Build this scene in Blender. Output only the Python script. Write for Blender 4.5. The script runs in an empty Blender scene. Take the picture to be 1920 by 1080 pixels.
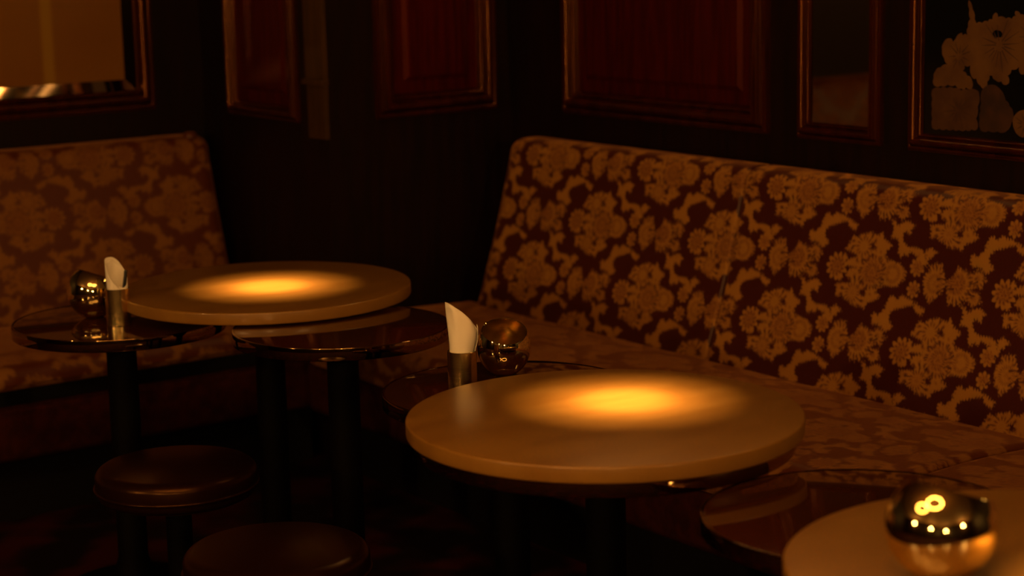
import bpy, bmesh, math, random
import numpy as np
from mathutils import Vector, Matrix

# ------------------------------------------------------------------ camera, world, exposure
SC = bpy.context.scene
COL = SC.collection
F_PX, PITCH, ROLL, PSI, CAM_Z = 3673.8, 0.1827, -0.0223, 0.6279, 1.5865
def to_room(x, y, z):
    c, s = math.cos(PSI), math.sin(PSI)
    return Vector((c * x + s * y, -s * x + c * y, z))
_F = to_room(0, math.cos(PITCH), -math.sin(PITCH))
_U0 = to_room(0, math.sin(PITCH), math.cos(PITCH))
_R0 = to_room(1, 0, 0)
_R = _R0 * math.cos(ROLL) + _U0 * math.sin(ROLL)
_U = _U0 * math.cos(ROLL) - _R0 * math.sin(ROLL)
cd = bpy.data.cameras.new('camera')
cam = bpy.data.objects.new('camera', cd); COL.objects.link(cam)
cam.matrix_world = Matrix(((_R.x, _U.x, -_F.x, 0), (_R.y, _U.y, -_F.y, 0), (_R.z, _U.z, -_F.z, CAM_Z), (0, 0, 0, 1)))
cd.sensor_width = 36; cd.lens = F_PX / 1920 * 36; cd.clip_start = .05; cd.clip_end = 60
cd.dof.use_dof = True; cd.dof.focus_distance = 3.95; cd.dof.aperture_fstop = 2.9
SC.camera = cam
SC.view_settings.view_transform = 'Standard'; SC.view_settings.look = 'None'
SC.view_settings.exposure = 0; SC.view_settings.gamma = 1; SC.view_settings.use_curve_mapping = False
wd = bpy.data.worlds.new('World'); SC.world = wd; wd.use_nodes = True
wd.node_tree.nodes['Background'].inputs[0].default_value = (0, 0, 0, 1)
wd.node_tree.nodes['Background'].inputs[1].default_value = 0
LIGHT = (1.0, .42, .088)          # the deep amber of every lamp in the room
RING_POWER = 36.0
SPOT_POWER = 600.0
FILL_GLOBE_POWER = 420.0

# ------------------------------------------------------------------ helpers
def mat(name, base, rough=.5, metal=0.0, spec=.5, coat=0.0, coat_rough=.1, ior=None, tint=None):
    m = bpy.data.materials.new(name); m.use_nodes = True
    b = m.node_tree.nodes['Principled BSDF']
    b.inputs['Base Color'].default_value = (*base, 1); b.inputs['Roughness'].default_value = rough
    b.inputs['Metallic'].default_value = metal; b.inputs['Specular IOR Level'].default_value = spec
    b.inputs['Coat Weight'].default_value = coat; b.inputs['Coat Roughness'].default_value = coat_rough
    if tint: b.inputs['Specular Tint'].default_value = (*tint, 1)
    if ior: b.inputs['IOR'].default_value = ior
    return m
def noise_mix(m, c1, c2, scale=(1, 1, 1), noise=5.0, detail=4, lo=.35, hi=.65, bump=0.0, rough=None):
    nt = m.node_tree; N = nt.nodes; L = nt.links; b = N['Principled BSDF']
    tc = N.new('ShaderNodeTexCoord'); mp = N.new('ShaderNodeMapping'); mp.inputs['Scale'].default_value = scale
    nz = N.new('ShaderNodeTexNoise'); nz.inputs['Scale'].default_value = noise; nz.inputs['Detail'].default_value = detail
    cr = N.new('ShaderNodeValToRGB'); cr.color_ramp.elements[0].position = lo; cr.color_ramp.elements[1].position = hi
    cr.color_ramp.elements[0].color = (*c1, 1); cr.color_ramp.elements[1].color = (*c2, 1)
    L.new(tc.outputs['Object'], mp.inputs[0]); L.new(mp.outputs[0], nz.inputs['Vector'])
    L.new(nz.outputs['Fac'], cr.inputs[0]); L.new(cr.outputs[0], b.inputs['Base Color'])
    if bump:
        bp = N.new('ShaderNodeBump'); bp.inputs['Strength'].default_value = bump; bp.inputs['Distance'].default_value = .002
        L.new(nz.outputs['Fac'], bp.inputs['Height']); L.new(bp.outputs[0], b.inputs['Normal'])
    if rough:
        mr = N.new('ShaderNodeMapRange'); mr.inputs['To Min'].default_value = rough[0]; mr.inputs['To Max'].default_value = rough[1]
        L.new(nz.outputs['Fac'], mr.inputs[0]); L.new(mr.outputs[0], b.inputs['Roughness'])
    return m
def emit(name, col, power):
    m = bpy.data.materials.new(name); m.use_nodes = True; nt = m.node_tree; nt.nodes.clear()
    e = nt.nodes.new('ShaderNodeEmission'); o = nt.nodes.new('ShaderNodeOutputMaterial')
    e.inputs[0].default_value = (*col, 1); e.inputs[1].default_value = power
    nt.links.new(e.outputs[0], o.inputs[0]); return m

def mesh_obj(name, verts, faces, m, parent=None, smooth=30, loc=None, mats=None, midx=None):
    me = bpy.data.meshes.new(name); me.from_pydata([tuple(v) for v in verts], [], faces); me.update()
    bm = bmesh.new(); bm.from_mesh(me); bmesh.ops.recalc_face_normals(bm, faces=bm.faces); bm.to_mesh(me); bm.free()
    for x in (mats or [m]): me.materials.append(x)
    if midx: me.polygons.foreach_set('material_index', midx)
    if smooth:
        me.polygons.foreach_set('use_smooth', [True] * len(me.polygons)); me.set_sharp_from_angle(angle=math.radians(smooth))
    o = bpy.data.objects.new(name, me); COL.objects.link(o)
    if parent: o.parent = parent
    if loc: o.location = loc
    return o
def tag(o, label=None, cat=None, group=None, kind=None):
    if label: o['label'] = label
    if cat: o['category'] = cat
    if group: o['group'] = group
    if kind: o['kind'] = kind
    return o
def thing(name, label, cat, loc=(0, 0, 0), rz=0, group=None):
    o = bpy.data.objects.new(name, None); COL.objects.link(o); o.location = loc; o.rotation_euler = (0, 0, rz)
    o.empty_display_size = .05
    return tag(o, label, cat, group)
def lathe(prof, n=96, c=(0, 0, 0), close=False):
    """prof: list of (r, z). r=0 ends are welded to one vertex."""
    V, Fc, rings = [], [], []
    for r, z in prof:
        if r < 1e-6:
            rings.append([len(V)]); V.append((c[0], c[1], c[2] + z))
        else:
            rings.append(list(range(len(V), len(V) + n)))
            V += [(c[0] + r * math.cos(2 * math.pi * i / n), c[1] + r * math.sin(2 * math.pi * i / n), c[2] + z) for i in range(n)]
    pairs = list(zip(rings, rings[1:])) + ([(rings[-1], rings[0])] if close else [])
    for a, b in pairs:
        for i in range(n):
            j = (i + 1) % n
            if len(a) == 1 and len(b) == 1: continue
            if len(a) == 1: Fc.append((a[0], b[i], b[j]))
            elif len(b) == 1: Fc.append((a[i], a[j], b[0]))
            else: Fc.append((a[i], a[j], b[j], b[i]))
    return V, Fc
def arc(cx, cz, r, a0, a1, n=6):
    return [(cx + r * math.cos(math.radians(a0 + (a1 - a0) * i / n)), cz + r * math.sin(math.radians(a0 + (a1 - a0) * i / n))) for i in range(n + 1)]
def slab(R, z0, z1, bev):          # lathe profile of a round slab with eased edges
    return [(0, z0)] + arc(R - bev, z0 + bev, bev, -90, 0, 4) + arc(R - bev, z1 - bev, bev, 0, 90, 4) + [(0, z1)]
def box(x0, x1, y0, y1, z0, z1):
    V = [(x, y, z) for x in (x0, x1) for y in (y0, y1) for z in (z0, z1)]
    return V, [(0, 1, 3, 2), (4, 6, 7, 5), (0, 4, 5, 1), (2, 3, 7, 6), (0, 2, 6, 4), (1, 5, 7, 3)]
def join(*parts):
    V, Fc = [], []
    for v, f in parts:
        k = len(V); V += list(v); Fc += [tuple(i + k for i in q) for q in f]
    return V, Fc

# ------------------------------------------------------------------ materials
M = {}
M['wall'] = noise_mix(mat('dark_mahogany', (.006, .0018, .001), .5, spec=.2), (.004, .0012, .0008), (.009, .002, .001), (14, 14, 1.2), 4)
M['panel'] = noise_mix(mat('red_mahogany_panel', (.05, .004, .002), .4, spec=.35, tint=(1, .3, .15)), (.026, .0014, .001), (.055, .0032, .0015), (22, 22, 1.4), 4, 5)
M['mould'] = noise_mix(mat('polished_moulding', (.04, .006, .002), .19, spec=.9, tint=(1, .45, .18)), (.014, .0018, .0008), (.036, .005, .0015), (10, 10, 1.5), 3)
M['ceiling'] = mat('dark_ceiling_paint', (.14, .08, .04), .8)
M['carpet'] = noise_mix(mat('dark_red_carpet', (.03, .003, .002), .95, spec=.1), (.005, .0015, .001), (.034, .0025, .0015), (1, 1, 1), 4.5, 2, .45, .6)
M['marble'] = noise_mix(mat('honed_cream_stone', (.23, .12, .019), .34, coat=.3, coat_rough=.16), (.205, .097, .014), (.26, .134, .022), (1, 3.2, 1), 5, 9, .3, .75, rough=(.28, .4))
M['dark_top'] = mat('lacquered_dark_tabletop', (.045, .012, .004), .07, spec=.6, coat=.5, coat_rough=.03)
M['bronze'] = mat('polished_bronze', (.34, .22, .11), .06, metal=1)
M['black_metal'] = mat('black_metal', (.0022, .0016, .0014), .65, spec=.05)
M['brass'] = noise_mix(mat('brushed_brass', (.82, .62, .27), .22, metal=1), (.78, .58, .24), (.86, .66, .3), (1, 1, 30), 20, rough=(.16, .26))
M['gold_mirror'] = mat('mirror_gold', (.92, .80, .43), .035, metal=1)
M['paper'] = mat('napkin_paper', (.86, .84, .80), .85, spec=.2)
M['pen'] = mat('black_pen_plastic', (.008, .008, .012), .3)
M['leather'] = mat('dark_brown_leather', (.010, .003, .0015), .3, spec=.4, tint=(1, .5, .2))
M['mirror'] = mat('smoked_mirror', (.32, .24, .17), .03, metal=1)
M['plinth'] = mat('black_plinth', (.004, .003, .003), .6, spec=.2)

def fabric(name, ground, g1, g2, red):
    m = bpy.data.materials.new(name); m.use_nodes = True; nt = m.node_tree; N = nt.nodes; L = nt.links; b = N['Principled BSDF']
    at = N.new('ShaderNodeAttribute'); at.attribute_name = 'weave'
    sp = N.new('ShaderNodeSeparateColor'); L.new(at.outputs['Color'], sp.inputs[0])
    tc = N.new('ShaderNodeTexCoord'); nz = N.new('ShaderNodeTexNoise'); nz.inputs['Scale'].default_value = 160; nz.inputs['Detail'].default_value = 3
    L.new(tc.outputs['Object'], nz.inputs['Vector'])
    def mix(a, c, fac):
        x = N.new('ShaderNodeMix'); x.data_type = 'RGBA'
        for s, v in ((6, a), (7, c)):
            if isinstance(v, tuple): x.inputs[s].default_value = (*v, 1)
            else: L.new(v, x.inputs[s])
        L.new(fac, x.inputs[0]); return x.outputs[2]
    gold = mix(g1, g2, sp.outputs[2])       # thread lines inside the petals
    gold = mix(gold, red, sp.outputs[1])                    # red flower hearts
    col = mix(ground, gold, sp.outputs[0])
    L.new(col, b.inputs['Base Color'])
    mr = N.new('ShaderNodeMapRange'); mr.inputs['To Min'].default_value = .42; mr.inputs['To Max'].default_value = .75
    L.new(sp.outputs[0], mr.inputs[0]); L.new(mr.outputs[0], b.inputs['Roughness'])
    b.inputs['Sheen Weight'].default_value = .25; b.inputs['Sheen Roughness'].default_value = .45; b.inputs['Sheen Tint'].default_value = (.9, .4, .15, 1)
    b.inputs['Specular IOR Level'].default_value = .35
    bp = N.new('ShaderNodeBump'); bp.inputs['Strength'].default_value = .35; bp.inputs['Distance'].default_value = .0015
    ad = N.new('ShaderNodeMath'); ad.operation = 'ADD'; L.new(sp.outputs[0], ad.inputs[0]); L.new(nz.outputs['Fac'], ad.inputs[1])
    L.new(ad.outputs[0], bp.inputs['Height']); L.new(bp.outputs[0], b.inputs['Normal'])
    return m
M['fabric'] = fabric('maroon_and_gold_brocade', (.040, .003, .003), (.31, .142, .018), (.11, .03, .006), (.09, .008, .005))
M['painted_sheen'] = fabric('brocade_painted_sheen', (.082, .017, .004), (.205, .084, .012), (.13, .04, .007), (.10, .015, .006))  # same brocade recoloured: satin sheen and washed contrast put into the colour
M['base_cloth'] = noise_mix(mat('plain_dark_red_cloth', (.03, .004, .002), .9, spec=.1), (.02, .003, .0015), (.04, .006, .002), (1, 1, 1), 30)

# ------------------------------------------------------------------ brocade pattern (one repeat, millimetres)
POLY= {'medal': [(3298, 403), (3282, 398), (3267, 398), (3262, 409), (3251, 391), (3221, 377), (3236, 365), (3238, 353), (3227, 343), (3209, 343), (3202, 338), (3188, 339), (3175, 330), (3161, 321), (3164, 310), (3164, 299), (3177, 296), (3179, 284), (3195, 280), (3213, 281), (3229, 278), (3241, 269), (3249, 264), (3228, 252), (3245, 240), (3261, 234), (3268, 226), (3270, 214), (3284, 222), (3298, 218), (3313, 220), (3328, 229), (3347, 233), (3350, 244), (3360, 235), (3372, 236), (3372, 252), (3380, 264), (3365, 266), (3351, 270), (3336, 270), (3330, 280), (3342, 282), (3354, 292), (3345, 304), (3318, 314), (3351, 312), (3362, 320), (3350, 330), (3325, 338), (3341, 345), (3355, 350), (3371, 352), (3360, 369), (3353, 388), (3338, 385), (3323, 396)], 'wingL': [(3558, 309), (3569, 331), (3581, 355), (3589, 349), (3600, 355), (3607, 345), (3617, 346), (3617, 330), (3627, 324), (3628, 305), (3621, 292), (3621, 278), (3608, 270), (3598, 258), (3587, 264), (3575, 279), (3565, 287), (3562, 302)], 'wingR': [(3559, 314), (3544, 329), (3530, 356), (3519, 347), (3506, 350), (3503, 341), (3486, 347), (3478, 353), (3467, 347), (3460, 355), (3453, 340), (3439, 333), (3452, 324), (3451, 311), (3470, 312), (3481, 307), (3487, 304), (3473, 301), (3458, 303), (3452, 291), (3442, 280), (3454, 278), (3466, 266), (3478, 273), (3493, 281), (3504, 275), (3507, 263), (3519, 275), (3521, 259), (3534, 269), (3538, 259), (3548, 278), (3554, 296)], 'tail': [(3497, 273), (3478, 251), (3463, 264), (3445, 267), (3423, 256), (3434, 250), (3433, 234), (3447, 241), (3456, 240), (3457, 226), (3449, 214), (3431, 205), (3403, 207), (3390, 204), (3379, 197), (3372, 180), (3382, 185), (3394, 195), (3397, 185), (3412, 192), (3425, 195), (3428, 183), (3441, 188), (3451, 177), (3461, 190), (3461, 203), (3469, 220), (3483, 223), (3494, 219), (3489, 236), (3490, 249), (3501, 266)], 'budA': [(3378, 202), (3362, 213), (3355, 207), (3338, 203), (3352, 196), (3355, 187), (3367, 187), (3375, 193)], 'stemA': [(3394, 195), (3372, 180), (3373, 198), (3365, 190), (3364, 175), (3367, 163), (3384, 169), (3395, 177)], 'hook': [(3764, 203), (3756, 213), (3744, 206), (3731, 221), (3721, 232), (3731, 231), (3722, 246), (3721, 256), (3709, 260), (3696, 252), (3683, 265), (3672, 260), (3651, 258), (3638, 248), (3657, 243), (3675, 236), (3696, 229), (3710, 217), (3708, 201), (3690, 185), (3710, 172), (3729, 177), (3738, 187), (3754, 180)], 'budB': [(3640, 255), (3621, 245), (3603, 241), (3612, 226), (3627, 231), (3639, 238)], 'leaf': [(3371, 343), (3358, 334), (3361, 322), (3373, 327)], 'leaf2': [(3377, 287), (3362, 286), (3362, 277), (3373, 273), (3382, 279)]}
HOLES= [[(3293, 379), (3277, 378), (3275, 366), (3284, 358)], [(3298, 263), (3288, 259), (3280, 266), (3276, 247), (3290, 244)]]
CENT= {'star': (3387, 308), 'rose': (3270, 307), 'mum': (3204, 311), 'leafy': (3312, 366), 'low': (3319, 250), 'sm1': (3654, 337), 'sm2': (3652, 283), 'rw': (3527, 313), 'lw': (3592, 305), 'l1': (3470, 334), 'l2': (3469, 286)}
FLOR= {'up': [(3125, 1392), (3113, 1371), (3106, 1347), (3101, 1337), (3083, 1339), (3066, 1343), (3053, 1348), (3044, 1364), (3037, 1354), (3013, 1351), (2996, 1350), (2983, 1357), (2986, 1369), (2971, 1361), (2959, 1357), (2929, 1375), (2887, 1362), (2848, 1317), (2858, 1257), (2895, 1222), (2932, 1213), (2955, 1226), (2966, 1225), (2971, 1242), (2993, 1234), (3005, 1220), (3000, 1203), (3009, 1198), (3022, 1206), (3040, 1208), (3049, 1218), (3058, 1218), (3064, 1203), (3070, 1186), (3084, 1192), (3097, 1209), (3111, 1212), (3116, 1239), (3134, 1238), (3139, 1224), (3125, 1214), (3111, 1205), (3110, 1184), (3128, 1186), (3142, 1182), (3161, 1190), (3184, 1190), (3207, 1186), (3228, 1186), (3229, 1202), (3224, 1220), (3208, 1230), (3185, 1238), (3197, 1253), (3204, 1271), (3200, 1289), (3182, 1300), (3170, 1291), (3163, 1299), (3145, 1315), (3141, 1308), (3127, 1310), (3125, 1329), (3119, 1347)], 'low': [(3232, 1176), (3207, 1180), (3165, 1182), (3142, 1178), (3097, 1182), (3087, 1171), (3091, 1143), (3095, 1114), (3090, 1090), (3126, 1085), (3186, 1083), (3230, 1082)], 'dim': [(3079, 1182), (3053, 1197), (3026, 1188), (3008, 1162), (2985, 1135), (2989, 1111), (3006, 1089), (3081, 1087), (3084, 1115), (3080, 1150)], 'right': [(2981, 1129), (2952, 1144), (2921, 1139), (2899, 1114), (2907, 1086), (2966, 1082), (2984, 1104)], 'holeA': [(3051, 1311), (3043, 1323), (3034, 1323), (3021, 1313), (3034, 1308)]}
PX, PY, RES = 522.0, 350.0, 1.5
def raster():
    ss = 2; nx, ny = int(PX / RES) * ss, int(round(PY / RES)) * ss
    gx, gy = np.meshgrid((np.arange(nx) + .5) * PX / nx, (np.arange(ny) + .5) * PY / ny)
    tri = lambda v: np.abs(v % 1 - .5) * 2
    fx = gx + 2.2 * np.sin(2 * math.pi * gy / PY * 37) + 1.2 * np.sin(2 * math.pi * gx / PX * 61)
    fy = gy + 7.5 * (tri(gx / PX * 66 + .3 * np.sin(2 * math.pi * gy / PY * 9)) - .5) + 3 * (tri(gx / PX * 147) - .5)
    def inside(poly, ox, oy):                                   # the weave leaves ragged, thread-like petal edges
        x, y = fx - ox, fy - oy; r = np.zeros(gx.shape, bool); n = len(poly)
        for i in range(n):
            x0, y0 = poly[i]; x1, y1 = poly[(i + 1) % n]
            if y0 == y1: continue
            c = ((y0 > y) != (y1 > y)) & (x < (x1 - x0) * (y - y0) / (y1 - y0) + x0); r ^= c
        return r
    offs = [(i * PX + (PX / 2 if h else 0) - 3570, j * PY + (PY / 2 if h else 0) - 300) for i in range(-1, 3) for j in range(-1, 3) for h in (0, 1)]
    mask = np.zeros(gx.shape, bool); red = np.zeros(gx.shape); vein = np.zeros(gx.shape)
    def near(ox, oy): return True
    for ox, oy in offs:
        for k, p in POLY.items():
            xs = [q[0] + ox for q in p]; ys = [q[1] + oy for q in p]
            if max(xs) < 0 or min(xs) > PX or max(ys) < 0 or min(ys) > PY: continue
            mask |= inside(p, ox, oy)
    for ox, oy in offs:
        for p in HOLES: mask &= ~inside(p, ox, oy)
        for k, (r0, n, amp) in dict(star=(33, 11, .3), sm1=(22, 9, .3), sm2=(20, 8, .3)).items():
            cx, cy = CENT[k]; dx, dy = gx - cx - ox, gy - cy - oy; r = np.hypot(dx, dy); t = np.arctan2(dy, dx)
            if r.min() > 60: continue
            mask |= r < r0 * (1 - amp + amp * np.abs(np.cos(n * t / 2)) * 1.3)
    for ox, oy in offs:                                         # dark slits between the outer petals
        for k, (r0, ra, n) in dict(rose=(46, 30, 9), mum=(50, 30, 15), leafy=(38, 20, 8), low=(40, 18, 9), rw=(62, 30, 11), lw=(60, 28, 10), l1=(26, 13, 5), l2=(26, 13, 5)).items():
            cx, cy = CENT[k]; dx, dy = gx - cx - ox, gy - cy - oy; r = np.hypot(dx, dy); t = np.arctan2(dy, dx)
            mask &= ~((r > ra) & (r < r0) & (np.cos(n * t + .06 * r + len(k)) > 1.0 - .09 * (r - ra) / (r0 - ra) - .02))
    for ox, oy in offs:
        for k, (r0, n, w) in dict(star=(25, 11, .95), sm1=(17, 8, .85), sm2=(16, 8, .85), rose=(42, 13, .6), rw=(30, 9, .75), l1=(10, 5, .35), l2=(12, 6, .35), lw=(14, 6, .3), low=(16, 7, .3)).items():
            cx, cy = CENT[k]; dx, dy = gx - cx - ox, gy - cy - oy; r = np.hypot(dx, dy); t = np.arctan2(dy, dx)
            f = np.clip(1 - r / r0, 0, 1) ** .5 * (.35 + .65 * (np.sin(n * t + r * .35) > -.1)) * (.45 + .55 * (np.sin(r * .55 + 2 * np.sin(3 * t)) > -.2))
            red = np.maximum(red, min(1, w * 1.25) * f)
        for k, (r0, n) in dict(rose=(60, 21), mum=(46, 27), leafy=(50, 13), low=(55, 15), rw=(65, 23), lw=(60, 23), star=(34, 11), l1=(32, 11), l2=(32, 11)).items():
            cx, cy = CENT[k]; dx, dy = gx - cx - ox, gy - cy - oy; r = np.hypot(dx, dy); t = np.arctan2(dy, dx)
            f = (r < r0) * np.clip(np.sin(n * t + .12 * r) * 1.6, 0, 1) * np.clip(r / 12, 0, 1) * np.clip((r0 - r) / 10, 0, 1) * (.5 + .5 * np.cos(r * .33))
            vein = np.maximum(vein, f)
    # thin outline of dark thread between neighbouring petals
    def down(a): return a.reshape(ny // ss, ss, nx // ss, ss).mean((1, 3))
    return np.stack([down(mask.astype(float)), down(red), down(vein)], -1)
TILE = raster()
def weave(u, s):                   # u, s in metres -> (N,3)
    h, w, _ = TILE.shape
    x = (u * 1000 - 3570 + 3570 * 0) % PX / PX * w - .5; y = (s * 1000 - 300) % PY / PY * h - .5
    x0 = np.floor(x).astype(int); y0 = np.floor(y).astype(int); fx = (x - x0)[:, None]; fy = (y - y0)[:, None]
    g = lambda a, b: TILE[b % h, a % w]
    return g(x0, y0) * (1 - fx) * (1 - fy) + g(x0 + 1, y0) * fx * (1 - fy) + g(x0, y0 + 1) * (1 - fx) * fy + g(x0 + 1, y0 + 1) * fx * fy

def resample(prof, step):
    P = np.array(prof, float); d = np.r_[0, np.cumsum(np.linalg.norm(np.diff(P, axis=0), axis=1))]
    n = max(2, int(d[-1] / step) + 1); t = np.linspace(0, d[-1], n)
    return np.stack([np.interp(t, d, P[:, 0]), np.interp(t, d, P[:, 1])], -1), t
def upholstered(name, prof, u0, u1, place, parent, step=.004, r0=.01, r1=.01, s_off=0.0, puff=0.0, core=None, cloth='fabric'):
    """sweep an open profile (distance from wall, z) along u; both ends are rounded with radii r0, r1."""
    P, t = resample(prof, step)
    T = np.gradient(P, axis=0); T /= np.linalg.norm(T, axis=1)[:, None]
    Nn = np.stack([T[:, 1], -T[:, 0]], -1)                      # outward normal of the profile
    c = np.array(core) if core is not None else P.mean(0)
    sgn = np.sign(((P - c) * Nn).sum(1).mean()); Nn *= sgn
    nu = max(2, int((u1 - u0) / step) + 1); us = np.linspace(u0, u1, nu)
    extra0 = u0 + r0 * (1 - np.cos(np.linspace(0, math.pi / 2, 9))); extra1 = u1 - r1 * (1 - np.cos(np.linspace(0, math.pi / 2, 9)))
    us = np.unique(np.round(np.r_[us[(us > u0 + r0) & (us < u1 - r1)], extra0, extra1], 6)); nu = len(us)
    def inset(e, r): k = np.clip(1 - e / r, 0, 1); return r * (1 - np.sqrt(np.clip(1 - k * k, 0, 1)))
    ins = np.maximum(inset(us - u0, r0), inset(u1 - us, r1))
    bow = puff * np.sin(math.pi * np.clip((us - u0) / (u1 - u0), 0, 1)) ** .5 if puff else np.zeros(nu)
    prof_w = np.sin(math.pi * np.linspace(0, 1, len(P)))
    D = P[None] - Nn[None] * ins[:, None, None] + Nn[None] * (bow[:, None] * prof_w[None])[..., None]
    nv = len(P); uu = np.repeat(us, nv); dd = D[..., 0].ravel(); zz = D[..., 1].ravel()
    XYZ = place(uu, dd, zz)
    i, j = np.meshgrid(np.arange(nu - 1), np.arange(nv - 1), indexing='ij'); a = (i * nv + j).ravel()
    quads = np.stack([a, a + 1, a + nv + 1, a + nv], -1)
    nq = len(quads); me = bpy.data.meshes.new(name)
    ends = [np.arange(nv), (nu - 1) * nv + np.arange(nv)[::-1]]
    loops = np.r_[quads.ravel(), ends[0], ends[1]]
    me.vertices.add(len(XYZ)); me.vertices.foreach_set('co', XYZ.astype(np.float32).ravel())
    me.loops.add(len(loops)); me.loops.foreach_set('vertex_index', loops.astype(np.int32))
    me.polygons.add(nq + 2)
    ls = np.r_[np.arange(nq) * 4, nq * 4, nq * 4 + nv]
    me.polygons.foreach_set('loop_start', ls.astype(np.int32))
    me.polygons.foreach_set('use_smooth', np.ones(nq + 2, bool))
    me.update(calc_edges=True); me.validate()
    at = me.color_attributes.new('weave', 'FLOAT_COLOR', 'POINT')
    rgb = weave(uu, np.tile(t, nu) + s_off); at.data.foreach_set('color', np.c_[rgb, np.ones(len(rgb))].astype(np.float32).ravel())
    me.materials.append(M[cloth])
    o = bpy.data.objects.new(name, me); COL.objects.link(o)
    if parent: o.parent = parent
    return o

# ------------------------------------------------------------------ room shell
XR, YL, XB, YB = 3.62, 5.75, 2.95, 4.97      # right wall, left wall, side and front of the corner box
X0, Y0, ZC = -3.2, -3.2, 2.85
def struct(name, vf, m, **k): return tag(mesh_obj(name, *vf, m, smooth=0, **k), kind='structure')
struct('floor', box(X0 - .1, XR + .1, Y0 - .1, YL + .1, -.1, 0), M['carpet'])
struct('ceiling', box(X0 - .1, XR + .1, Y0 - .1, YL + .1, ZC, ZC + .1), M['ceiling'])
struct('wall_right', box(XR, XR + .1, Y0, YL, 0, ZC), M['wall'])
struct('wall_left', box(X0, XR, YL, YL + .1, 0, ZC), M['wall'])
struct('wall_corner', box(XB, XR, YB, YL, 0, ZC), M['wall'])
struct('wall_back', box(X0, XR, Y0 - .1, Y0, 0, ZC), M['wall'])
struct('wall_side', box(X0 - .1, X0, Y0, YL, 0, ZC), M['wall'])
pl_right = lambda u, z, d: (XR - d, u, z)
pl_left = lambda u, z, d: (u, YL - d, z)
pl_box = lambda u, z, d: (u, YB - d, z)
pl_ret = lambda u, z, d: (XB - d, u, z)
def bead(t, w, h, n=7, base=.0):    # half-round bead, centre t
    return [(t - w / 2 * math.cos(math.pi * i / n), base + h * math.sin(math.pi * i / n)) for i in range(n + 1)]
def frame_vf(pl, u0, u1, z0, z1, prof):
    V, Fc = [], []; n = len(prof)
    for cu, cz, su, sz in ((u0, z0, 1, 1), (u1, z0, -1, 1), (u1, z1, -1, -1), (u0, z1, 1, -1)):
        V += [pl(cu + su * t, cz + sz * t, d) for t, d in prof]
    for k in range(4):
        for i in range(n - 1):
            a, b = k * n + i, ((k + 1) % 4) * n + i; Fc.append((a, a + 1, b + 1, b))
    return V, Fc
PROF = [(0, 0), (0, .012)] + bead(.010, .014, .008, base=.012) + [(.018, .014), (.022, .020)] + bead(.036, .026, .015, 9, .02) + [(.051, .018)] + bead(.058, .010, .006, base=.012) + [(.066, .006), (.070, 0)]
THIN = [(t * .66, d * .8) for t, d in PROF]
ZT = 2.3
def trim(n, vf): return struct('trim_%d' % n, vf, M['mould'])
def wood_panel(n, pl, u0, u1, z0, prof, W):
    t = trim(n, frame_vf(pl, u0, u1, z0, ZT, prof)); 
    t.data.polygons.foreach_set('use_smooth', [True] * len(t.data.polygons)); t.data.set_sharp_from_angle(angle=math.radians(50))
    a, b, c, e = u0 + W, u1 - W, z0 + W, ZT - W
    fld = [(0, .001), (.035, .002), (.05, .010), (.052, .010)]
    V, Fc = frame_vf(pl, a, b, c, e, fld)
    V += [pl(a + .052, c + .052, .010), pl(b - .052, c + .052, .010), pl(b - .052, e - .052, .010), pl(a + .052, e - .052, .010)]
    k = len(V); Fc.append((k - 4, k - 3, k - 2, k - 1))
    p = mesh_obj('field', V, Fc, M['panel'], parent=t, smooth=0)
    return t
wood_panel(1, pl_right, 3.80, 4.69, 1.028, PROF, .07)
wood_panel(2, pl_box, 3.115, 3.56, 1.028, PROF, .07)
wood_panel(3, pl_ret, 5.12, 5.56, 1.02, THIN, .046)
# narrow fluted post with a block, on the outer corner of the box
vf = join(box(XB - .012, XB + .004, YB - .006, YB + .095, 1.155, ZT), box(XB - .012, XB + .004, YB - .006, YB + .088, .98, 1.14), box(XB - .024, XB + .004, YB - .012, YB + .1, 1.14, 1.155))
t4 = struct('trim_4', vf, noise_mix(mat('bronzed_corner_post', (.05, .022, .004), .5, spec=.25), (.035, .016, .003), (.06, .026, .005), (8, 8, 1)))
def framed(name, label, cat, pl, u0, u1, z0, prof, W, pane_mat, bevel=None, pane='pane', group=None):
    base = pl((u0 + u1) / 2, z0, 0)
    e = thing(name, label, cat, base, group=group)
    inv = Vector(base)
    def loc(vf): return [tuple(Vector(v) - inv) for v in vf[0]], vf[1]
    mesh_obj('frame', *loc(frame_vf(pl, u0, u1, z0, ZT, prof)), M['mould'], parent=e, smooth=50)
    a, b, c, d = u0 + W, u1 - W, z0 + W, ZT - W
    if bevel:
        bw = bevel
        mesh_obj('bevel', *loc(frame_vf(pl, a, b, c, d, [(-.004, .0125), (bw, .0042)])), M['mirror'], parent=e, smooth=0)
        a, b, c, d = a + bw, b - bw, c + bw, d - bw
        mesh_obj(pane, *loc(([pl(a, c, .0042), pl(b, c, .0042), pl(b, d, .0042), pl(a, d, .0042)], [(0, 1, 2, 3)])), pane_mat, parent=e, smooth=0)
    else:
        mesh_obj(pane, *loc(([pl(a - .005, c - .005, .004), pl(b + .005, c - .005, .004), pl(b + .005, d + .005, .004), pl(a - .005, d + .005, .004)], [(0, 1, 2, 3)])), pane_mat, parent=e, smooth=0)
    return e, inv
framed('wall_mirror', 'narrow smoked mirror in a moulded wooden frame on the right wall, reflecting a bench', 'mirror', pl_right, 3.395, 3.69, 1.026, THIN, .046, M['mirror'], pane='mirror_glass')
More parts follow.
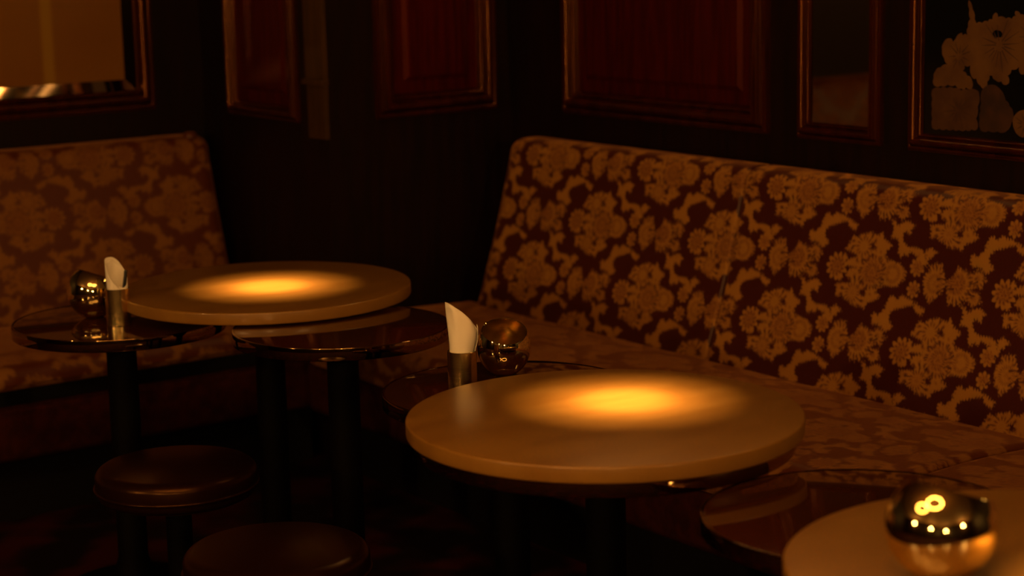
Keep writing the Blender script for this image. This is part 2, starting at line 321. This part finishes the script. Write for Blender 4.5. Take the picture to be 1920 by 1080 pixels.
# amber glazed panel, with a vertical reflection painted into its colour
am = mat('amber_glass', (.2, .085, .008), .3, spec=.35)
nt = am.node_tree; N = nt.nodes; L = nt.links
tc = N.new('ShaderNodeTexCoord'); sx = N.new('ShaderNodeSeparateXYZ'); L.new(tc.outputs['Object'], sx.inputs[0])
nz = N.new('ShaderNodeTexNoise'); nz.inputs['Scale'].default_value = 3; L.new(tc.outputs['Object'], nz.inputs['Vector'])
reflection_band = N.new('ShaderNodeMapRange'); reflection_band.interpolation_type = 'SMOOTHSTEP'
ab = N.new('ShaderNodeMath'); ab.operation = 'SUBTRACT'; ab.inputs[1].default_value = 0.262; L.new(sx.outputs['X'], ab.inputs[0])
ab2 = N.new('ShaderNodeMath'); ab2.operation = 'ABSOLUTE'; L.new(ab.outputs[0], ab2.inputs[0]); L.new(ab2.outputs[0], reflection_band.inputs[0])
reflection_band.inputs['From Min'].default_value = .008; reflection_band.inputs['From Max'].default_value = .028; reflection_band.inputs['To Min'].default_value = .5; reflection_band.inputs['To Max'].default_value = 0
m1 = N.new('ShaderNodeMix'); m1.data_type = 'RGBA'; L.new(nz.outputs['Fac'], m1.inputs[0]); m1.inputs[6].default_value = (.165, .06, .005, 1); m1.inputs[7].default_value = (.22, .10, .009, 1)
m2 = N.new('ShaderNodeMix'); m2.data_type = 'RGBA'; L.new(reflection_band.outputs[0], m2.inputs[0]); L.new(m1.outputs[2], m2.inputs[6]); m2.inputs[7].default_value = (.36, .22, .02, 1)
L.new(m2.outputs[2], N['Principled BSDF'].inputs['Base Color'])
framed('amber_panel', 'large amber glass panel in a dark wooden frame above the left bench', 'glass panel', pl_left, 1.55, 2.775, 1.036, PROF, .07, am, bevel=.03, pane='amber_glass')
# floral picture
black = mat('black_lacquer', (.003, .003, .0035), .12, spec=.4)
e, inv = framed('floral_picture', 'framed black panel painted with amber blossoms, above the right bench', 'picture', pl_right, 2.15, 3.305, 1.024, THIN, .046, black, pane='black_ground')
petal = [noise_mix(mat('amber_petal_paint', (.09, .04, .008), .6), (.075, .03, .006), (.12, .055, .01), (6, 6, 6), 3),
         noise_mix(mat('dim_petal_paint', (.03, .009, .003), .6), (.018, .005, .002), (.045, .014, .004), (9, 9, 9), 3)]
def flat_poly(poly, d):
    out = []                                                    # scalloped, petal-like outline
    for i, (x0, y0) in enumerate(poly):
        x1, y1 = poly[(i + 1) % len(poly)]; L_ = math.hypot(x1 - x0, y1 - y0); n = max(1, int(L_ / 3)); k = max(1, round(L_ / 22))
        for j in range(n):
            f = j / n; w = 3.2 * abs(math.sin(math.pi * k * f)) * (1 if L_ > 12 else .3)
            out.append((x0 + (x1 - x0) * f + w * (y1 - y0) / L_, y0 + (y1 - y0) * f - w * (x1 - x0) / L_))
    poly = out
    return [tuple(Vector(pl_right(y / 1000, z / 1000, d)) - inv) for y, z in poly], [tuple(range(len(poly)))]
def tri_obj(name, vf, m):
    me = bpy.data.meshes.new(name); me.from_pydata(vf[0], [], vf[1]); bm = bmesh.new(); bm.from_mesh(me)
    bmesh.ops.triangulate(bm, faces=bm.faces[:], ngon_method='EAR_CLIP'); bm.to_mesh(me); bm.free(); me.materials.append(m)
    o = bpy.data.objects.new(name, me); COL.objects.link(o); o.parent = e; return o
tri_obj('blossom', flat_poly(FLOR['up'], .0052), petal[0])
tri_obj('blossom', flat_poly(FLOR['low'], .0055), noise_mix(mat('shaded_petal_paint', (.06, .022, .006), .6), (.045, .015, .004), (.075, .03, .008), (8, 8, 8), 3))
tri_obj('blossom', flat_poly(FLOR['right'], .0055), petal[0])
tri_obj('blossom', flat_poly(FLOR['dim'], .0054), petal[1])
rng = random.Random(4)
def veins(cx, cz, R, n, d, m):
    V, Fc = [], []
    for i in range(n):
        a = 2 * math.pi * i / n + rng.uniform(-.12, .12); r0, r1 = R * rng.uniform(.12, .3), R * rng.uniform(.6, 1); w = .0016
        ca, sa = math.cos(a), math.sin(a); k = len(V)
        for r, ww in ((r0, w), (r1, w * .3)):
            V += [tuple(Vector(pl_right(cx + r * ca - ww * sa, cz + r * sa + ww * ca, d)) - inv), tuple(Vector(pl_right(cx + r * ca + ww * sa, cz + r * sa - ww * ca, d)) - inv)]
        Fc.append((k, k + 1, k + 3, k + 2))
    return mesh_obj('petal_line', V, Fc, m, parent=e, smooth=0)
for cx, cz, R, n in ((3.03, 1.29, .07, 17), (2.93, 1.31, .06, 15), (3.15, 1.13, .05, 13), (3.15, 1.26, .04, 11), (2.95, 1.11, .04, 11)):
    veins(cx, cz, R, n, .006, petal[1])
tri_obj('gap', flat_poly(FLOR['holeA'], .0058), black)

# ------------------------------------------------------------------ benches
def bench_profile():
    back = [(.262, .40), (.262, .45)] + [(.262 - .138 * k / 20 - .006 * math.sin(math.pi * k / 20), .45 + .452 * k / 20) for k in range(1, 20)]
    top = arc(.078, .904, .046, -4 + 8, 90, 8) + [(.06, .951), (.03, .951)] + arc(.03, .931, .02, 90, 180, 4) + [(.01, .86)]
    return back + top
def seat_profile(front=.81, drop=0.0):
    p = [(.225, .40), (.225, .447), (.24, .452)] + [(.24 + (front - .05 - .24) * k / 12, .450 + .010 * math.sin(math.pi * k / 12)) for k in range(1, 13)]
    return p + arc(front - .045, .405, .045, 90, 0, 8) + [(front, .36 + drop * .7)] + arc(front - .015, .350 + drop, .015, 0, -90, 4) + [(front - .05, .335 + drop)]
def base_profile(front=.80): return [(front - .03, .338), (front, .332), (front, .20), (front - .015, .185), (front - .05, .185)]
def bench(name, label, place, backs, seats, ends, group=None, cloth='fabric', drop=0.0):
    e = thing(name, label, 'bench', group=group)
    for u0, u1, r0, r1, st in backs: upholstered('back_panel', bench_profile(), u0, u1, place, e, st, r0, r1, s_off=-.05, core=(.10, .6), cloth=cloth)
    for u0, u1, r0, r1, st in seats: upholstered('seat_cushion', seat_profile(drop=drop), u0, u1, place, e, st, r0, r1, s_off=.1, core=(.5, .38), puff=.006, cloth='painted_sheen')
    u0, u1 = ends
    upholstered('base_panel', base_profile(), u0, u1, place, e, .01, .01, .01, core=(.6, .26), cloth='base_cloth')
    def bx(d0, d1, z0, z1, a, b):
        P = [(u, d, z) for u in (a, b) for d in (d0, d1) for z in (z0, z1)]
        x = place(np.array([p[0] for p in P]), np.array([p[1] for p in P]), np.array([p[2] for p in P]))
        return [tuple(v) for v in x], box(0, 1, 0, 1, 0, 1)[1]
    mesh_obj('plinth', *join(bx(.006, .70, 0, .2, u0 + .02, u1 - .02), bx(.006, .72, .2, .335 + drop, u0 + .01, u1 - .01)), M['plinth'], parent=e, smooth=0)
    return e
plR = lambda u, d, z: np.stack([XR - d, u, z], -1)
plL = lambda u, d, z: np.stack([u, YL - d, z], -1)
bench('upholstered_bench', 'long bench upholstered in maroon and gold floral brocade along the right wall', plR,
      [(3.772, 4.845, .011, .055, .0026), (2.35, 3.768, .006, .011, .0026), (.9, 2.346, .006, .006, .006)],
      [(2.685, 4.932, .02, .06, .004), (.9, 2.68, .006, .03, .006)], (.9, 4.92), 'brocade wall benches')
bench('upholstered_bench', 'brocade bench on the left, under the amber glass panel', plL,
      [(.6, 2.915, .01, .055, .0042)], [(.6, 2.925, .01, .03, .006)], (.6, 2.92), 'brocade wall benches', cloth='painted_sheen', drop=.052)

tab = mesh_obj('fabric_tab', *lathe([(0, 0), (.022, 0)] + arc(.010, .004, .012, 0, 90, 4) + [(0, .016)], 20), M['painted_sheen'], smooth=60)
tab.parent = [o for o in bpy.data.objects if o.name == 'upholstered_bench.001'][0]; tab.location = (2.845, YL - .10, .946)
# ------------------------------------------------------------------ tables
def pedestal(parent, ztop, zfoot=.0, rcol=.036, rbase=.20):
    V = lathe([(0, 0), (rbase, 0)] + arc(rbase - .008, .010, .008, 0, 90, 3) + [(rcol + .05, .026), (rcol + .012, .05), (rcol, .09), (rcol, ztop - .05), (rcol + .05, ztop), (0, ztop)], 48)
    c = mesh_obj('pedestal', *V, M['black_metal'], parent=parent, smooth=40)
    return c
def stone_table(label, x, y, rd=.15):
    e = thing('stone_table', label, 'table', (x, y, 0), group='round stone topped tables')
    mesh_obj('tabletop', *lathe(slab(.35, .711, .74, .004), 160), M['marble'], parent=e, smooth=40)
    mesh_obj('support_disc', *lathe(slab(rd, .6835, .7108, .002), 128), M['bronze'], parent=e, smooth=40)
    pedestal(e, .6837, rbase=.17); return e
def dark_table(label, x, y, dz=0.0, dr=0.0):
    e = thing('cocktail_table', label, 'table', (x, y, 0), group='small dark cocktail tables')
    mesh_obj('tabletop', *lathe(slab(.2485 + dr, .6525 + dz, .68 + dz, .0015), 144), M['dark_top'], parent=e, smooth=40)
    mesh_obj('rim', *lathe([(r + dr, z + dz) for r, z in [(.2487, .652)] + arc(.2517, .6535, .0015, -90, 0, 3) + arc(.2517, .6792, .0015, 0, 90, 3) + [(.2487, .6802)]], 144, close=True), M['bronze'], parent=e, smooth=40)
    pedestal(e, .6522 + dz, rbase=.17); return e
stone_table('round cream stone table with a glowing light pool, in front of the left bench', *(2.274, 4.148))
stone_table('round cream stone table in the middle with a glowing light pool on its top', *(2.096, 2.619), rd=.335)
stone_table('round cream stone table in the near corner carrying a gold bowl', *(2.028, 1.596))
dark_table('small dark mirror-polished table at the far left, carrying a gold bowl and a cup', *(1.946, 4.286))
dark_table('small dark round table half under the far stone table, nothing on it', *(2.233, 3.735), dz=.0275, dr=-.0075)
dark_table('small dark table behind the middle stone table, carrying a bowl and napkin cup', *(2.227, 3.086))
dark_table('small dark round table between the two nearest stone tables, nothing on it', *(2.149, 2.045))

def stool(label, x, y):
    e = thing('stool', label, 'stool', (x, y, 0), group='round leather stools')
    R, T = .175, .46
    mesh_obj('seat', *lathe([(0, .385), (R - .02, .385)] + arc(R - .02, .405, .018, -90, 0, 4) + arc(R - .024, .432, .024, 10, 90, 6) + [(R - .06, T + .002), (0, T + .006)], 96), M['leather'], parent=e, smooth=50)
    mesh_obj('piping', *lathe([(R + .0 + .004 * math.cos(a), .412 + .004 * math.sin(a)) for a in [2 * math.pi * i / 8 for i in range(8)]], 96, close=True), M['leather'], parent=e, smooth=60)
    mesh_obj('column', *lathe([(0, .02), (.028, .02), (.028, .36), (.09, .385), (0, .385)], 40), M['black_metal'], parent=e, smooth=40)
    mesh_obj('foot', *lathe([(0, 0), (.17, 0), (.168, .012), (.06, .024), (0, .024)], 64), M['black_metal'], parent=e, smooth=40)
    return e
stool('round dark leather stool in front of the far left small table, farther of two', *(1.819, 3.761))
stool('round dark leather stool at the bottom of the photo, nearer of two', *(1.7, 3.11))

# ------------------------------------------------------------------ bowls, cups, napkins
def gold_bowl(label, x, y, z, R, tilt_dir, tilt, cut=.62, sz=1.06):
    bm = bmesh.new(); bmesh.ops.create_uvsphere(bm, u_segments=96, v_segments=64, radius=R)
    for v in bm.verts: v.co.z *= sz
    n = Vector((math.sin(tilt) * math.cos(tilt_dir), math.sin(tilt) * math.sin(tilt_dir), math.cos(tilt)))
    bmesh.ops.bisect_plane(bm, geom=bm.verts[:] + bm.edges[:] + bm.faces[:], plane_co=n * R * cut, plane_no=n, clear_outer=True)
    zb = -R * sz * .955
    for v in bm.verts: v.co.z = max(v.co.z, zb)
    bmesh.ops.remove_doubles(bm, verts=bm.verts[:], dist=1e-6); bmesh.ops.recalc_face_normals(bm, faces=bm.faces[:])
    bmesh.ops.solidify(bm, geom=bm.faces[:], thickness=.0016)
    for v in bm.verts: v.co.z -= zb
    zmin = min(v.co.z for v in bm.verts)
    for v in bm.verts: v.co.z -= zmin
    me = bpy.data.meshes.new('bowl'); bmesh.ops.recalc_face_normals(bm, faces=bm.faces[:]); bm.to_mesh(me); bm.free()
    me.materials.append(M['gold_mirror']); me.materials.append(M['brass'])
    cz = R * sz * .955
    for f in me.polygons:
        c = f.center - Vector((0, 0, cz)); f.material_index = 1 if f.normal.dot(c) < 0 else 0
    me.polygons.foreach_set('use_smooth', [True] * len(me.polygons)); me.set_sharp_from_angle(angle=math.radians(40))
    o = bpy.data.objects.new('gold_bowl', me); COL.objects.link(o); o.location = (x, y, z)
    return tag(o, label, 'bowl', 'gold bowls with a slanted opening')
LEFT, TOWARD, AWAY, RIGHT = math.radians(144), math.radians(234), math.radians(54), math.radians(-36)
gold_bowl('round mirror-gold bowl behind the napkin cup on the far left dark table', *(1.913, 4.353), .68, .063, math.radians(-5), math.radians(22))
gold_bowl('round mirror-gold bowl with its opening towards us, beside the middle napkin cup', *(2.292, 3.19), .68, .0555, TOWARD + .15, math.radians(24), cut=.62, sz=1.15)
gold_bowl('large blurred mirror-gold bowl on the nearest stone table', *(1.876, 1.65), .74, .0725, math.radians(0), math.radians(20), cut=.66, sz=1.0)

def cup(label, x, y, z):
    R, H, w = .029, .088, .0012
    o = mesh_obj('napkin_cup', *lathe([(0, 0), (R - .001, 0), (R, .001), (R, H - .0006), (R - .0006, H), (R - w, H - .0006), (R - w, .002), (0, .002)], 64), M['brass'], smooth=40, loc=(x, y, z))
    return tag(o, label, 'cup', 'brass napkin cups')
cup('brass cup holding a napkin and a black pen, on the far left dark table', *(1.917, 4.226), .68)
cup('brass cup holding a tall napkin, behind the middle stone table', *(2.131, 3.108), .68)

def napkin(label, x, y, zr, high, hmax, hmin, lean, turns=1.7, p=1.0, flare=.004, bulge=0.0):
    """one paper sheet rolled into a slanted cone; zr = height of the cup rim"""
    V = []; nt_, nz_ = 120, 18; depth = .070
    lx, ly = math.cos(lean[0]) * lean[1], math.sin(lean[0]) * lean[1]
    for i in range(nt_ + 1):
        a = i / nt_ * turns * 2 * math.pi; th = high + math.pi * .85 + a
        h = hmin + (hmax - hmin) * (.5 + .5 * math.cos(th - high)) ** p - .006 * (a / (2 * math.pi))
        cap = hmax - .004; h = h if h < cap - .004 else cap - .004 + .004 * math.tanh((h - cap + .004) / .004)
        for j in range(nz_ + 1):
            t = j / nz_; z = -depth + (h + depth) * t
            r = .0265 - .0045 * a / (2 * math.pi) + flare * max(0, z / hmax) + .0016 * math.sin(5 * th + 9 * t) * max(0, z / hmax)
            k = max(0, z / hmax) ** 1.4
            if bulge: q = bulge * math.sin(math.pi * min(1, max(0, z) / .07)) * max(0, math.cos(th - RIGHT)); r += q
            V.append((r * math.cos(th) + lx * k, r * math.sin(th) + ly * k, z))
    Fc = [(i * (nz_ + 1) + j, (i + 1) * (nz_ + 1) + j, (i + 1) * (nz_ + 1) + j + 1, i * (nz_ + 1) + j + 1) for i in range(nt_) for j in range(nz_)]
    o = mesh_obj('napkin', V, Fc, M['paper'], smooth=50, loc=(x, y, zr))
    s = o.modifiers.new('thickness', 'SOLIDIFY'); s.thickness = .0009; s.offset = -1
    return tag(o, label, 'napkin', 'rolled paper napkins')
napkin('cream paper napkin rolled to a slanted point in the far left cup', *(1.917, 4.226), .768, LEFT - .75, .076, .004, (LEFT, .002), p=.9, flare=.0)
napkin('cream paper napkin rolled to a tall point in the middle cup', *(2.131, 3.108), .768, LEFT + .35, .102, .040, (LEFT, .002), p=.55, flare=.004, bulge=.006)
# pen
pv = lathe([(0, 0), (.0028, .006), (.0042, .012), (.0042, .125), (.0036, .128), (0, .128)], 20)
pn = mesh_obj('pen', *pv, M['pen'], smooth=40); pn.location = ((1.917, 4.226)[0] + .002, (1.917, 4.226)[1] - .004, .684)
pn.rotation_euler = Vector((math.cos(RIGHT) * .16, math.sin(RIGHT) * .16, 1)).to_track_quat('Z', 'Y').to_euler()
tag(pn, 'black pen leaning beside the napkin in the far left cup', 'pen')

# ------------------------------------------------------------------ lamps of the room, and added unseen fill lamps
glow = emit('ring_tube_glow', LIGHT, RING_POWER)
def ring_lamp(label, x, y, z, R):
    e = thing('ring_pendant', label, 'pendant lamp', (x, y, z), group='ring pendant lamps')
    tor = lambda R, r, dz, n=64: lathe([(R + r * math.cos(2 * math.pi * i / 12), dz + r * math.sin(2 * math.pi * i / 12)) for i in range(12)], n, close=True)
    mesh_obj('glowing_tube', *tor(R, .022, 0), glow, parent=e, smooth=60)
    mesh_obj('hoop', *tor(R, .012, .044), M['black_metal'], parent=e, smooth=60)
    for k in range(3):
        a = 2 * math.pi * k / 3
        v = lathe([(0, 0), (.0015, 0), (.0015, ZC - z - .036), (0, ZC - z - .036)], 6, c=(R * math.cos(a), R * math.sin(a), .036))
        mesh_obj('cable', *v, M['black_metal'], parent=e, smooth=60)
    return e
ring_lamp('glowing ring pendant over the middle of the room, the left one of the pair', .14, 2.10, 2.50, .47)
ring_lamp('glowing ring pendant beside the first, the right one of the pair', 1.02, 1.45, 2.42, .44)
def downlight(label, x, y, target, watts):
    e = thing('ceiling_downlight', label, 'ceiling light', (x, y, ZC), group='narrow ceiling downlights')
    mesh_obj('housing', *lathe([(.045, 0), (.055, 0), (.055, -.01), (.05, -.10), (.042, -.10), (.042, -.002), (.045, 0)], 40), M['black_metal'], parent=e, smooth=40)
    for deg, share in ((13.4, .85), (9.2, 1.0), (6.2, 2.0)):                 # soft outer beam and hot centre of the same lamp
        ld = bpy.data.lights.new('downlight_beam', 'SPOT'); ld.energy = watts * share; ld.color = (1.0, .52, .18)
        ld.spot_size = math.radians(deg); ld.spot_blend = 1; ld.shadow_soft_size = .012
        lo = bpy.data.objects.new('downlight_beam', ld); COL.objects.link(lo); lo.parent = e; lo.location = (0, 0, -.06)
        d = Vector(target) - Vector((x, y, ZC - .06)); lo.rotation_euler = d.to_track_quat('-Z', 'Y').to_euler()
    return e
for lab, (x, y), w in (('narrow downlight above the far stone table', (2.275, 4.13), 1.0), ('narrow downlight above the middle stone table', (2.184, 2.669), 1.0), ('narrow downlight above the nearest stone table', (2.04, 1.43), .7)):
    downlight(lab, x, y, (x, y, .74), SPOT_POWER * w)
gl = emit('fill_globe_glow', (1.0, .5, .14), FILL_GLOBE_POWER)  # unseen globes, added as low frontal fill light
def fill_globe_lamp(label, x, y, z, nx, ny, R=.09):
    e = thing('fill_globe_lamp', label, 'fill lamp', (x, y, z), group='added globe fill lamps')
    th = [(R * math.sin(math.pi * i / 20), -R * math.cos(math.pi * i / 20)) for i in range(21)]; th[0] = (0, -R); th[-1] = (0, R)
    o = mesh_obj('fill_globe', *lathe(th, 32, c=(nx * .17, ny * .17, 0)), gl, parent=e, smooth=60)
    mesh_obj('bracket', *join(box(-.03 if ny else 0, .03 if ny else nx * .02, -.03 if nx else 0, .03 if nx else ny * .02, -.05, .05), box(min(0, nx * .08) - .006, max(0, nx * .08) + .006, min(0, ny * .08) - .006, max(0, ny * .08) + .006, -.006, .006)), M['brass'], parent=e, smooth=0)
    return e
for i, (x, y, nx, ny) in enumerate(((-1.9, Y0, 0, 1), (1.7, Y0, 0, 1), (X0, -.2, 1, 0), (X0, 3.0, 1, 0))):
    fill_globe_lamp('added unseen fill globe on the %s wall, %s' % ('back' if ny else 'side', ['far from the right wall', 'near the right wall', 'in the middle', 'towards the left wall'][i]), x, y, (1.7, 2.15, 1.85, 2.05)[i], nx, ny)

# unseen lamps added above the right wall's frames to streak bevel and mouldings
pg = emit('added_picture_glow', (1.0, .5, .14), 25.0)
def added_picture_light(label, yc, length, z=2.36):
    e = thing('added_picture_light', label, 'added lamp', (XR, yc, z), group='added unseen brass lamps on the right wall')
    h = length / 2
    def tube(r, a0, a1, n=14):
        V = [( -.13 + r * math.cos(a0 + (a1 - a0) * i / n), s * h, r * math.sin(a0 + (a1 - a0) * i / n)) for s in (-1, 1) for i in range(n + 1)]
        return V, [(i, i + 1, n + 2 + i, n + 1 + i) for i in range(n)]
    v, f = tube(.014, 0, 2 * math.pi); mesh_obj('added_tube', v, f, pg, parent=e, smooth=60)
    v, f = tube(.030, 0, math.pi); o = mesh_obj('shade', v, f, M['brass'], parent=e, smooth=60)
    s = o.modifiers.new('thickness', 'SOLIDIFY'); s.thickness = .0015; s.offset = 1
    mesh_obj('arm', *join(box(-.006, 0, -.04, .04, -.03, .03), box(-.13, 0, -.006, .006, .030, .04), box(-.012, 0, -.006, .006, .0, .035)), M['brass'], parent=e, smooth=0)
added_picture_light('added unseen brass picture light above the floral picture', 2.78, .56)
added_picture_light('added unseen brass picture light above the narrow wall mirror', 3.54, .34)
added_picture_light('added unseen brass picture light above the wide wood panel', 4.2, .56)
